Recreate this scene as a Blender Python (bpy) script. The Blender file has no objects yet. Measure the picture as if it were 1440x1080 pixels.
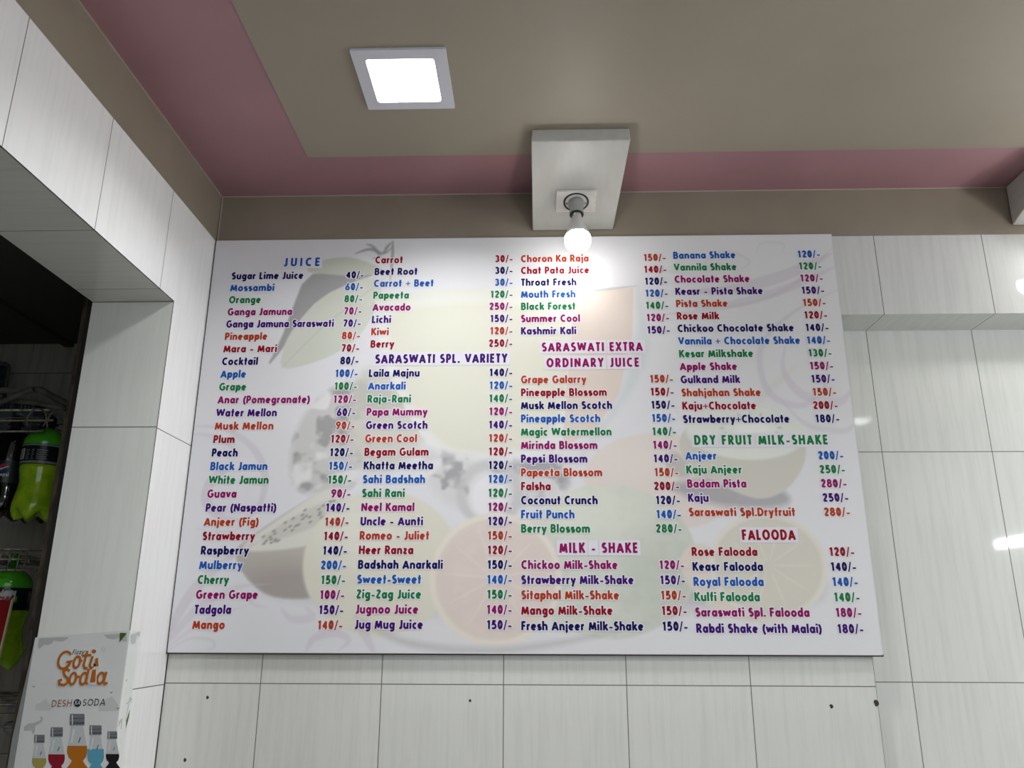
import bpy, bmesh, math, random
import numpy as np
from mathutils import Vector, Matrix
random.seed(7)
S = bpy.context.scene
COL = S.collection

# ------------------------------------------------------------------ camera
YAW, PITCH, ROLL, FPX = -0.0297, 0.2922, -0.0029, 1131.5
def cam_axis(d):
    cr, sr, cp, sp, cy, sy = math.cos(ROLL), math.sin(ROLL), math.cos(PITCH), math.sin(PITCH), math.cos(YAW), math.sin(YAW)
    x, y, z = cr*d[0]+sr*d[2], d[1], -sr*d[0]+cr*d[2]
    y, z = cp*y-sp*z, sp*y+cp*z
    return Vector((cy*x+sy*y, -sy*x+cy*y, z))
rt, fw, up = cam_axis((1,0,0)), cam_axis((0,1,0)), cam_axis((0,0,1))
cd = bpy.data.cameras.new('camera'); cam = bpy.data.objects.new('camera', cd); COL.objects.link(cam)
cam.matrix_world = Matrix(((rt.x,up.x,-fw.x,0.9188),(rt.y,up.y,-fw.y,-2.0916),(rt.z,up.z,-fw.z,0.0399),(0,0,0,1)))
cd.sensor_width = 36; cd.lens = FPX/1440*36; cd.clip_start = .02
S.camera = cam
# ------------------------------------------------------------------ world, exposure, lamp strengths
w = bpy.data.worlds.new('street_daylight'); S.world = w; w.use_nodes = True
w.node_tree.nodes['Background'].inputs[0].default_value = (.85,.93,1,1)
w.node_tree.nodes['Background'].inputs[1].default_value = 1.3
S.view_settings.view_transform = 'Standard'; S.view_settings.look = 'None'
S.view_settings.exposure = 0.0; S.view_settings.gamma = 1; S.view_settings.use_curve_mapping = False
BULB_E, PANEL_E, TUBE_E = 50.0, 14.0, 165.0
PANEL_W, PANEL_SPREAD = 8.4, 140

# ------------------------------------------------------------------ helpers
def lin(c): return tuple((v/12.92 if v <= .04045 else ((v+.055)/1.055)**2.4) for v in c)
def hexc(h): return lin(tuple(int(h[i:i+2],16)/255 for i in (0,2,4)))
def mat(name, col, rough=.5, metal=0, spec=.5, coat=0, emit=None, es=0, trans=0, alpha=1, ior=1.45):
    m = bpy.data.materials.new(name); m.use_nodes = True
    b = m.node_tree.nodes['Principled BSDF']
    b.inputs['Base Color'].default_value = (*col,1); b.inputs['Roughness'].default_value = rough
    b.inputs['Metallic'].default_value = metal; b.inputs['Specular IOR Level'].default_value = spec
    b.inputs['Coat Weight'].default_value = coat; b.inputs['Transmission Weight'].default_value = trans
    b.inputs['Alpha'].default_value = alpha; b.inputs['IOR'].default_value = ior
    if emit: b.inputs['Emission Color'].default_value = (*emit,1); b.inputs['Emission Strength'].default_value = es
    return m
def N(m, t, **kw):
    n = m.node_tree.nodes.new(t)
    for k, v in kw.items(): setattr(n, k, v)
    return n
def L(m, a, b): m.node_tree.links.new(a, b)
def math_node(m, op, a, b=None, c=None):
    n = N(m, 'ShaderNodeMath', operation=op)
    for i, v in enumerate((a, b, c)):
        if v is None: continue
        if isinstance(v, (int, float)): n.inputs[i].default_value = v
        else: L(m, v, n.inputs[i])
    return n.outputs[0]
def mottle(m, base, dark, scale, lo=.35, hi=.7, stretch=(1,1,1), detail=4, bump=0):
    b = m.node_tree.nodes['Principled BSDF']
    tc = N(m,'ShaderNodeTexCoord'); mp = N(m,'ShaderNodeMapping'); mp.inputs['Scale'].default_value = stretch
    L(m, tc.outputs['Object'], mp.inputs[0])
    nz = N(m,'ShaderNodeTexNoise'); nz.inputs['Scale'].default_value = scale; nz.inputs['Detail'].default_value = detail
    L(m, mp.outputs[0], nz.inputs['Vector'])
    cr = N(m,'ShaderNodeValToRGB'); e = cr.color_ramp.elements
    e[0].position = lo; e[0].color = (*dark,1); e[1].position = hi; e[1].color = (*base,1)
    L(m, nz.outputs['Fac'], cr.inputs[0]); L(m, cr.outputs[0], b.inputs['Base Color'])
    if bump:
        bp = N(m,'ShaderNodeBump'); bp.inputs['Strength'].default_value = bump; bp.inputs['Distance'].default_value = .002
        L(m, nz.outputs['Fac'], bp.inputs['Height']); L(m, bp.outputs[0], b.inputs['Normal'])
    return m
def tile_mat(name, au, u0, du, av, v0, dv, base=(.665,.672,.645), dark=(.605,.61,.58), grout=(.13,.12,.10), rough=.05):
    """glossy 30 x 60 wall tile: grout lines every du along axis au and dv along axis av, fine streaks along av"""
    m = mat(name, base, rough)
    b = m.node_tree.nodes['Principled BSDF']
    tc = N(m,'ShaderNodeTexCoord'); sp = N(m,'ShaderNodeSeparateXYZ'); L(m, tc.outputs['Object'], sp.inputs[0])
    def dist(ax, o, d):
        f = math_node(m,'DIVIDE', math_node(m,'SUBTRACT', sp.outputs[ax], o), d)
        r = math_node(m,'SUBTRACT', f, math_node(m,'ROUND', f))
        return math_node(m,'MULTIPLY', math_node(m,'ABSOLUTE', r), d), math_node(m,'FLOOR', f)
    a, ia = dist(au,u0,du); c, ic = dist(av,v0,dv)
    line = math_node(m,'LESS_THAN', math_node(m,'MINIMUM', a, c), .0011)
    mp = N(m,'ShaderNodeMapping'); sc = [1,1,1]; sc[au] = 26; sc[av] = 1.6; mp.inputs['Scale'].default_value = sc
    off = N(m,'ShaderNodeCombineXYZ'); L(m, math_node(m,'MULTIPLY',ia,3.7), off.inputs[au]); L(m, math_node(m,'MULTIPLY',ic,5.3), off.inputs[av])
    ad = N(m,'ShaderNodeVectorMath', operation='ADD'); L(m, tc.outputs['Object'], mp.inputs[0]); L(m, mp.outputs[0], ad.inputs[0]); L(m, off.outputs[0], ad.inputs[1])
    nz = N(m,'ShaderNodeTexNoise'); nz.inputs['Scale'].default_value = 2.4; nz.inputs['Detail'].default_value = 7; nz.inputs['Roughness'].default_value = .62
    L(m, ad.outputs[0], nz.inputs['Vector'])
    cr = N(m,'ShaderNodeValToRGB'); e = cr.color_ramp.elements
    e[0].position = .28; e[0].color = (*dark,1); e[1].position = .55; e[1].color = (*base,1)
    L(m, nz.outputs['Fac'], cr.inputs[0])
    mx = N(m,'ShaderNodeMix', data_type='RGBA'); L(m, line, mx.inputs[0]); L(m, cr.outputs[0], mx.inputs[6]); mx.inputs[7].default_value = (*grout,1)
    L(m, mx.outputs[2], b.inputs['Base Color'])
    L(m, math_node(m,'ADD', math_node(m,'MULTIPLY', line, .6), rough), b.inputs['Roughness'])
    bp = N(m,'ShaderNodeBump'); bp.inputs['Strength'].default_value = .35; bp.inputs['Distance'].default_value = .001
    L(m, math_node(m,'SUBTRACT', 1, line), bp.inputs['Height']); L(m, bp.outputs[0], b.inputs['Normal'])
    return m
class MB:
    """collects shapes into one mesh"""
    def __init__(s): s.v=[]; s.f=[]; s.m=[]; s.smooth=[]
    def add(s, v, f, mi=0, sm=False):
        k=len(s.v); s.v += [tuple(p) for p in v]; s.f += [tuple(i+k for i in q) for q in f]; s.m += [mi]*len(f); s.smooth += [sm]*len(f); return s
    def box(s, x0,x1,y0,y1,z0,z1, mi=0):
        v=[(x,y,z) for x in (x0,x1) for y in (y0,y1) for z in (z0,z1)]
        return s.add(v, [(0,1,3,2),(4,6,7,5),(0,4,5,1),(2,3,7,6),(0,2,6,4),(1,5,7,3)], mi)
    def lathe(s, prof, o=(0,0,0), ax=(0,0,1), n=28, mi=0, cap=True, lobef=None, dipf=None):
        ax=Vector(ax).normalized(); t=Vector((1,0,0)) if abs(ax.x)<.9 else Vector((0,1,0)); u=(t-ax*t.dot(ax)).normalized(); q=ax.cross(u); o=Vector(o)
        v=[]
        for j,(r,h) in enumerate(prof):
            for i in range(n):
                a=2*math.pi*i/n; rr=r*(lobef(a,h) if lobef else 1)
                hh=h+(dipf(a,h) if dipf else 0)
                v.append(o+ax*hh+u*(rr*math.cos(a))+q*(rr*math.sin(a)))
        f=[(j*n+i, j*n+(i+1)%n, (j+1)*n+(i+1)%n, (j+1)*n+i) for j in range(len(prof)-1) for i in range(n)]
        if cap: f += [tuple(range(n-1,-1,-1)), tuple((len(prof)-1)*n+i for i in range(n))]
        return s.add(v,f,mi,True)
    def tube(s, pts, r, n=8, mi=0, closed=False):
        pts=[Vector(p) for p in pts]; m=len(pts); v=[]
        for i,p in enumerate(pts):
            a=pts[(i-1)%m] if (closed or i>0) else p; b=pts[(i+1)%m] if (closed or i<m-1) else p
            t=(b-a).normalized(); k=Vector((0,0,1)) if abs(t.z)<.95 else Vector((0,1,0)); u=(k-t*k.dot(t)).normalized(); q=t.cross(u)
            v += [p+u*(r*math.cos(2*math.pi*j/n))+q*(r*math.sin(2*math.pi*j/n)) for j in range(n)]
        f=[(i*n+j, i*n+(j+1)%n, ((i+1)%m)*n+(j+1)%n, ((i+1)%m)*n+j) for i in range(m if closed else m-1) for j in range(n)]
        if not closed: f += [tuple(range(n-1,-1,-1)), tuple((m-1)*n+j for j in range(n))]
        return s.add(v,f,mi,True)
    def prism(s, poly, y0, y1, mi=0):
        """outline in (x, z), thickness along y"""
        n=len(poly); v=[(x,y0,z) for x,z in poly]+[(x,y1,z) for x,z in poly]
        return s.add(v, [tuple(range(n)), tuple(range(2*n-1,n-1,-1))]+[(i,i+n,(i+1)%n+n,(i+1)%n) for i in range(n)], mi)
    def build(s, name, mats, parent=None, bevel=0, seg=2):
        me=bpy.data.meshes.new(name); me.from_pydata(s.v,[],s.f)
        for m in (mats if isinstance(mats,(list,tuple)) else [mats]): me.materials.append(m)
        me.polygons.foreach_set('material_index', s.m); me.polygons.foreach_set('use_smooth', s.smooth); me.update()
        o=bpy.data.objects.new(name, me); COL.objects.link(o)
        if parent: o.parent=parent; o.matrix_parent_inverse = parent_inv(parent)
        if bevel:
            b=o.modifiers.new('soft_edges','BEVEL'); b.width=bevel; b.segments=seg; b.limit_method='ANGLE'
        return o
def world_loc(p):
    m = Matrix.Translation(p.location)
    return world_loc(p.parent) @ p.matrix_parent_inverse @ m if p.parent else m
def parent_inv(p): return world_loc(p).inverted()
def tag(o, label=None, cat=None, group=None, kind=None):
    if label: o['label']=label
    if cat: o['category']=cat
    if group: o['group']=group
    if kind: o['kind']=kind
    return o
def thing(name, label, cat, loc, group=None):
    o=bpy.data.objects.new(name,None); COL.objects.link(o); o.location=loc; o.empty_display_size=.05
    return tag(o,label,cat,group)
def copy_tree(o, dx, parent=None):
    c=o.copy(); COL.objects.link(c)
    if parent: c.parent=parent
    else: c.location = Vector(o.location)+Vector(dx)
    for ch in list(o.children): copy_tree(ch, dx, c)
    return c
def struct(o): o['kind']='structure'; return o

# ------------------------------------------------------------------ the room
ZT, ZB, ZO, ZC, FL = 1.1018, .8629, .8304, 1.2537, -1.45
XE, DR = 1.7366, .1284                      # edge and depth of the niche right of the board
XR, YF = 3.35, -4.3
T_back = tile_mat('tile_back', 0, .2416-.3*5, .2995, 2, -.0974-.6*3, .6, base=(.60,.60,.565), dark=(.54,.54,.505))
T_niche = tile_mat('tile_niche', 0, 1.8788-.3*4, .3003, 2, -.0948-.6*3, .6)
T_head = tile_mat('tile_bulkhead', 0, 1.8788-.3*4, .3003, 2, ZT+.003-1.2, 1.2, base=(.58,.58,.575), dark=(.52,.52,.515))
T_soff = tile_mat('tile_niche_soffit', 0, 1.8788-.3*4, .3003, 1, -2.0, 4.0)
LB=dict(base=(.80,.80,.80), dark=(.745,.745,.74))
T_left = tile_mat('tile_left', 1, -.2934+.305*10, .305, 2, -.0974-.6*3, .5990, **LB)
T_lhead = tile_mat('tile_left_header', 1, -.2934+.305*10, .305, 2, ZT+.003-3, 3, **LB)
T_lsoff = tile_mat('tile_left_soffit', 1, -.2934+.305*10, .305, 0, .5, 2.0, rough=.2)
T_jamb = tile_mat('tile_jamb', 0, .6, 1.2, 2, .5013-.6*4, .6, base=(.80,.81,.77), dark=(.75,.76,.72), rough=.16)  # same tile as its neighbours, lightened to stand in for light on the jamb
T_right = tile_mat('tile_right', 1, 0, .3, 2, -.0948-.6*3, .6)
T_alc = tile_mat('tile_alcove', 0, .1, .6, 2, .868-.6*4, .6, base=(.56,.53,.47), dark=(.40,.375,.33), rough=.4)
PLAST = mottle(mat('cream_plaster',(.29,.26,.21),.42), (.265,.225,.175), (.225,.19,.148), 5, .3, .7)
CREAM = mottle(mat('cream_ceiling_paint',(.5,.46,.4),.5,spec=.35), (.355,.31,.25), (.315,.275,.22), 2.5, .3, .7)
PINK = mottle(mat('pink_ceiling_paint',(.42,.22,.25),.4), (.38,.205,.23), (.34,.18,.205), 4, .3, .7)
DARKP = mat('shade_dark_plaster',(.06,.06,.05),.85)  # near-black colour stands in for the dimness inside the store
FLOORM = tile_mat('floor_tile', 0, 0, .6, 1, 0, .6, base=(.26,.245,.225), dark=(.20,.19,.17), rough=.3)
EDGE = mat('dark_seam_and_gap_shade',(.03,.027,.022),.8)

SEAM=mat('grey_seam',(.22,.21,.19),.7); CAULK=mat('pale_caulk_line',(.42,.35,.31),.6)
struct(MB().box(-6,9,-14,.7,FL-.1,FL).build('floor', FLOORM))
# back wall: tiled face, niche, bulkhead over the niche, painted band above
b=MB()
b.box(-.05,XE,0,.62,FL,ZT,0)
b.box(XE,XR,DR,.62,FL,ZB,1)
b.box(XE,XR,0,.62,ZB+.0005,ZT,2)
b.add([(XE,0,ZB),(XR,0,ZB),(XR,DR,ZB),(XE,DR,ZB)],[(3,2,1,0)],3)
b.box(-.05,XR,.004,.62,ZT,ZC,4); b.box(-.004,XR,.001,.004,ZC-.0025,ZC-.0001,5); b.box(0,XR,.0004,.004,ZT,ZT+.0016,6)
wall_back=struct(b.build('wall_back',[T_back,T_niche,T_head,T_soff,PLAST,CAULK,SEAM]))
b=MB()
for x,z,r in ((.111,-.130,.0033),(.072,-.271,.0036),(.757,-.134,.003),(1.625,-.142,.004),(1.7325,-.134,.006)):
    n=9; v=[(x+r*(1+.25*math.sin(3*i+x*9))*math.cos(2*math.pi*i/n), -.0006, z+r*(1.25+.2*math.cos(2*i+x*7))*math.sin(2*math.pi*i/n)) for i in range(n)]
    h=MB().add(v,[tuple(range(n))]).build('drill_hole',EDGE,wall_back)
# left wall: pier beside the opening, header above it, painted band
JX, JY = -.2104, -.2137
b=MB()
b.add([(0,JY,FL),(0,.02,FL),(0,.02,ZO),(0,JY,ZO)],[(3,2,1,0)],0)
b.add([(0,JY,ZO),(0,.02,ZO),(0,.02,ZT),(0,JY,ZT)],[(3,2,1,0)],1)
b.add([(0,YF,ZO),(0,JY,ZO),(0,JY,ZT),(0,YF,ZT)],[(3,2,1,0)],1)
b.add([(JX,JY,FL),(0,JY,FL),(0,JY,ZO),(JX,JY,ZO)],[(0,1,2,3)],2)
b.add([(JX,-2.3,ZO),(0,-2.3,ZO),(0,JY,ZO),(JX,JY,ZO)],[(3,2,1,0)],3)
b.add([(JX,-2.3,ZO),(JX,JY,ZO),(JX,JY,ZC),(JX,-2.3,ZC)],[(0,1,2,3)],5)
b.add([(JX,JY,FL),(JX,.62,FL),(JX,.62,ZC),(JX,JY,ZC)],[(0,1,2,3)],5)
b.add([(0,YF,FL),(0,-2.3,FL),(0,-2.3,ZO),(0,YF,ZO)],[(3,2,1,0)],0)
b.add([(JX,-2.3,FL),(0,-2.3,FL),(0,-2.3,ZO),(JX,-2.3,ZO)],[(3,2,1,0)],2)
b.add([(0,YF,ZT),(0,.02,ZT),(-.004,.02,ZT),(-.004,YF,ZT)],[(0,1,2,3)],4)
b.add([(-.004,YF,ZT),(-.004,.02,ZT),(-.004,.02,ZC),(-.004,YF,ZC)],[(3,2,1,0)],4)
b.box(-.004,.0016,-.0035,.0,FL,ZT-.002,5)
b.box(-.0012,.0003,JY-.0003,JY+.0012,FL,ZO,6); b.box(-.0012,.0003,-2.3,JY,ZO-.0003,ZO+.0012,5); b.box(JX,0,JY-.0006,JY,ZO-.002,ZO,6)
b.box(-.004,-.001,YF,.004,ZC-.0025,ZC-.0001,7); b.box(-.002,0.0,.0005,.004,ZT,ZC,7)
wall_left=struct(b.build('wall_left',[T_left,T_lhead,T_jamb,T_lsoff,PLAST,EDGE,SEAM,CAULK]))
struct(MB().box(XR,XR+.1,YF,.62,FL,ZT,0).box(XR+.004,XR+.1,YF,.62,ZT,ZC,1).build('wall_right',[T_right,PLAST]))
# ceiling with the pink painted border
PX, PY = .3079, -.2009
b=MB()
b.box(-.05,XR+.1,PY,.62,ZC,ZC+.1,1)
b.box(-.05,PX,YF,PY,ZC,ZC+.1,1)
b.box(PX,XR+.1,YF,PY,ZC-.0015,ZC+.1,0)
struct(b.build('ceiling',[CREAM,PINK]))
# dim store behind the opening
b=MB()
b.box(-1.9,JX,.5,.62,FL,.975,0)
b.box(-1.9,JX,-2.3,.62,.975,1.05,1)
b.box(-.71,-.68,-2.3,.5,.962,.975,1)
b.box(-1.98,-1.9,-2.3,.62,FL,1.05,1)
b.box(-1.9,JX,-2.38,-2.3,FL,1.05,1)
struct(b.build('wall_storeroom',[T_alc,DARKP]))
# ---- a small monoline lettering set, cap height 1; every glyph is (width, [centre-line strokes]) ----
def E(cx, cy, rx, ry, a0=0, a1=360, n=0):
    n = n or max(5, int(abs(a1-a0)/18))
    return [(cx+rx*math.cos(math.radians(a0+(a1-a0)*i/n)), cy+ry*math.sin(math.radians(a0+(a1-a0)*i/n))) for i in range(n+1)]
def glyphs():
    g = {}
    bl, br = E(.26,.35,.16,.26), E(.30,.35,.16,.26)
    arch = lambda x0,w: E(x0+w/2,.42,w/2,.19,180,0)+[(x0+w,0)]
    dot = lambda x: [(x,.84),(x,1.04)]
    g['a']=(.54,[bl,[(.44,.7),(.44,0)]]); g['b']=(.54,[[(.1,1.04),(.1,0)],br])
    g['c']=(.46,[E(.28,.35,.18,.26,55,305)]); g['d']=(.54,[bl,[(.44,1.04),(.44,0)]])
    g['e']=(.53,[E(.26,.35,.17,.26,2,318),[(.1,.36),(.45,.36)]])
    g['f']=(.35,[[(.17,0),(.17,.8)]+E(.30,.8,.13,.16,180,80),[(.03,.61),(.33,.61)]])
    g['g']=(.54,[bl,[(.44,.7),(.44,-.06)]+E(.27,-.06,.17,.14,0,-150)])
    g['h']=(.53,[[(.1,1.04),(.1,0)],arch(.1,.33)]); g['i']=(.2,[[(.1,.7),(.1,0)],dot(.1)])
    g['j']=(.22,[[(.12,.7),(.12,-.1)]+E(.0,-.1,.12,.1,0,-80),dot(.12)])
    g['k']=(.5,[[(.1,1.04),(.1,0)],[(.15,.3),(.42,.7)],[(.22,.42),(.45,0)]]); g['l']=(.2,[[(.1,1.04),(.1,0)]])
    g['m']=(.82,[[(.1,.7),(.1,0)],arch(.1,.31),arch(.41,.31)]); g['n']=(.53,[[(.1,.7),(.1,0)],arch(.1,.33)])
    g['o']=(.56,[E(.28,.35,.18,.26)]); g['p']=(.54,[[(.1,.7),(.1,-.28)],br])
    g['r']=(.35,[[(.1,.7),(.1,0)],E(.27,.4,.17,.21,180,75)])
    g['s']=(.42,[E(.22,.485,.12,.125,35,262)+E(.22,.225,.13,.135,82,-145)])
    g['t']=(.35,[[(.17,.98),(.17,0)],[(.02,.61),(.33,.61)]])
    g['u']=(.53,[[(.1,.7),(.1,.28)]+E(.265,.28,.165,.19,180,360),[(.43,.7),(.43,0)]])
    g['v']=(.48,[[(.06,.7),(.24,.06),(.42,.7)]]); g['w']=(.74,[[(.06,.7),(.2,.08),(.37,.62),(.54,.08),(.68,.7)]])
    g['y']=(.5,[[(.07,.7),(.26,.1)],[(.44,.7),(.17,-.28)]]); g['z']=(.44,[[(.06,.61),(.36,.61),(.08,.09),(.4,.09)]])
    g['x']=(.48,[[(.06,.7),(.42,0)],[(.42,.7),(.06,0)]])
    g['A']=(.66,[[(.06,0),(.33,.92),(.60,0)],[(.17,.28),(.49,.28)]])
    g['B']=(.55,[[(.1,0),(.1,1)],[(.1,.91),(.26,.91)]+E(.27,.72,.14,.19,90,-90)+[(.1,.53)],[(.1,.53),(.28,.53)]+E(.28,.31,.17,.22,90,-90)+[(.1,.09)]])
    g['C']=(.6,[E(.36,.5,.26,.41,55,305)]); g['D']=(.62,[[(.1,0),(.1,1)],[(.1,.91),(.22,.91)]+E(.24,.5,.28,.41,90,-90)+[(.1,.09)]])
    g['E']=(.46,[[(.1,0),(.1,1)],[(.1,.91),(.42,.91)],[(.1,.51),(.4,.51)],[(.1,.09),(.42,.09)]])
    g['F']=(.44,[[(.1,0),(.1,1)],[(.1,.91),(.41,.91)],[(.1,.5),(.38,.5)]])
    g['G']=(.68,[E(.36,.5,.26,.41,50,350),[(.38,.46),(.65,.46)]])
    g['H']=(.6,[[(.1,0),(.1,1)],[(.5,0),(.5,1)],[(.1,.52),(.5,.52)]]); g['I']=(.2,[[(.1,0),(.1,1)]])
    g['J']=(.36,[[(.26,1),(.26,.2)]+E(.13,.2,.13,.12,0,-130)]); g['K']=(.56,[[(.1,0),(.1,1)],[(.16,.46),(.48,1)],[(.22,.56),(.51,0)]])
    g['L']=(.42,[[(.1,1),(.1,.09),(.39,.09)]]); g['M']=(.76,[[(.08,0),(.17,.9),(.38,.12),(.59,.9),(.68,0)]])
    g['N']=(.62,[[(.1,0),(.1,.93),(.52,.07),(.52,1)]]); g['O']=(.72,[E(.36,.5,.26,.41)])
    g['P']=(.5,[[(.1,0),(.1,1)],[(.1,.91),(.24,.91)]+E(.25,.67,.16,.24,90,-90)+[(.1,.43)]])
    g['R']=(.54,[[(.1,0),(.1,1)],[(.1,.91),(.24,.91)]+E(.25,.68,.16,.23,90,-90)+[(.1,.45)],[(.24,.45),(.47,0)]])
    g['S']=(.48,[E(.24,.71,.14,.2,35,265)+E(.24,.3,.16,.21,85,-145)])
    g['T']=(.46,[[(.23,0),(.23,.95)],[(.02,.91),(.44,.91)]]); g['U']=(.58,[[(.1,1),(.1,.3)]+E(.29,.3,.19,.21,180,360)+[(.48,1)]])
    g['V']=(.62,[[(.06,1),(.31,.08),(.56,1)]]); g['W']=(.9,[[(.06,1),(.24,.1),(.45,.92),(.66,.1),(.84,1)]])
    g['X']=(.58,[[(.06,1),(.52,0)],[(.52,1),(.06,0)]]); g['Y']=(.56,[[(.06,1),(.28,.5),(.28,0)],[(.28,.5),(.5,1)]])
    g['Z']=(.5,[[(.05,.91),(.42,.91),(.08,.09),(.46,.09)]])
    g['0']=(.52,[E(.26,.5,.16,.41)]); g['1']=(.36,[[(.04,.76),(.2,.91)],[(.2,1),(.2,0)]])
    g['2']=(.52,[E(.26,.7,.15,.21,175,-35)+[(.11,.09),(.46,.09)]])
    g['3']=(.52,[E(.24,.71,.14,.2,150,-90),E(.24,.3,.17,.21,90,-150)])
    g['4']=(.54,[[(.36,0),(.36,.92),(.08,.3),(.5,.3)]]); g['5']=(.52,[[(.42,.91),(.16,.91),(.13,.55)]+E(.23,.33,.19,.24,110,-145)])
    g['6']=(.54,[E(.27,.3,.17,.21),[(.38,1),(.12,.42)]]); g['7']=(.5,[[(.05,.91),(.42,.91),(.17,0)]])
    g['8']=(.54,[E(.27,.72,.14,.19),E(.27,.3,.17,.21)]); g['9']=(.54,[E(.27,.7,.17,.21),[(.16,0),(.42,.58)]])
    g['(']=(.3,[E(.46,.40,.33,.66,122,238)]); g[')']=(.3,[E(-.16,.40,.33,.66,58,-58)])
    g['.']=(.2,[[(.1,0),(.1,.19)]]); g[' ']=(.26,[])
    g['-']=(.42,[[(.05,.32),(.37,.32)],.078]); g['/']=(.34,[[(.05,-.1),(.29,1.04)],.065]); g['+']=(.56,[[(.02,.42),(.56,.42)],[(.29,.10),(.29,.74)],.05])
    return g
GLYPHS = glyphs()
def text_width(s, track): return sum(GLYPHS[c][0]+track for c in s)-track

# ------------------------------------------------------------------ lamps
WHITE_PL = mat('white_plastic',(.62,.62,.60),.4)
GREY_PL = mat('grey_plastic',(.34,.35,.33),.5)
METAL = mat('lamp_cap_metal',(.6,.6,.58),.3,1)
BLACK = mat('black_slot',(.02,.02,.02),.6)
PLATEM = mottle(mat('switch_plate_white',(.72,.70,.66),.35), (.74,.72,.68), (.6,.57,.52), 30, .3, .6)
WOODP = mottle(mat('painted_wood_block',(.60,.585,.54),.4,spec=.4), (.54,.53,.50), (.50,.49,.455), 9, .3, .7, stretch=(5,1,5))
TRIM_LED = mat('led_trim_white',(.66,.66,.74),.45)
BULB_ON = mat('bulb_diffuser_lit',(.9,.9,.9),.4,emit=(1,.985,.95),es=BULB_E)
PANEL_ON = mat('panel_diffuser_lit',(.9,.9,.9),.4,emit=(.97,.985,1),es=PANEL_E)
TUBE_ON = mat('tube_lit',(.9,.9,.9),.4,emit=(.95,.98,1),es=TUBE_E)
def rrect(cx, cy, a, r, n=6):
    p=[]
    for sx,sy,a0 in ((1,1,0),(-1,1,90),(-1,-1,180),(1,-1,270)):
        for i in range(n+1):
            t=math.radians(a0+90*i/n); p.append((cx+sx*(a-r)+r*math.cos(t), cy+sy*(a-r)+r*math.sin(t)))
    return p
def led_panel(x, y, label, dim=1):
    z1=ZC-.0015; t=thing('ceiling_light_panel',label,'ceiling light',(x,y,z1),'square recessed ceiling lights')
    o=rrect(x,y,.1055,.002); i=rrect(x,y,.0765,.008); n=len(o)
    v=[(p[0],p[1],z1) for p in o]+[(p[0],p[1],z1-.006) for p in o]+[(p[0],p[1],z1-.007) for p in i]+[(p[0],p[1],z1-.002) for p in i]
    f=[(k*n+j,(k)*n+(j+1)%n,(k+1)*n+(j+1)%n,(k+1)*n+j) for k in range(3) for j in range(n)]
    MB().add(v,f).build('trim_frame',TRIM_LED,t)
    v=[(p[0],p[1],z1-.004) for p in i]; w_=[(p[0],p[1],z1-.001) for p in i]
    MB().add(v+w_,[tuple(range(n-1,-1,-1)),tuple(range(n,2*n))]+[(j,(j+1)%n,n+(j+1)%n,n+j) for j in range(n)]).build('diffuser',PANEL_ON,t)
    ld=bpy.data.lights.new('panel_light','AREA'); ld.shape='SQUARE'; ld.size=.15; ld.energy=PANEL_W*dim; ld.spread=math.radians(PANEL_SPREAD); ld.color=(.97,.985,1)
    lo=bpy.data.objects.new('panel_light',ld); COL.objects.link(lo); lo.parent=t; lo.location=(0,0,-.0075)
    return t
led_panel(.622,-.519,'square lit LED panel set in the cream ceiling, left of the wooden lamp block',.78)
led_panel(2.88,-2.5,'square lit LED panel in the ceiling at the far front right of the shop')
led_panel(.85,-1.40,'unseen square LED panel in the ceiling behind the viewer, at the left of the shop',1.4)  # unseen panel in line with the jamb's shadow edge, added to brighten the jamb
led_panel(2.78,-.52,'square lit LED panel in the ceiling right of both wooden lamp blocks',.8)
led_panel(1.7,-3.2,'added unseen fill LED panel in the ceiling near the shop front, right of centre')  # extra panel out of view, put in for frontal fill light

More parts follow.
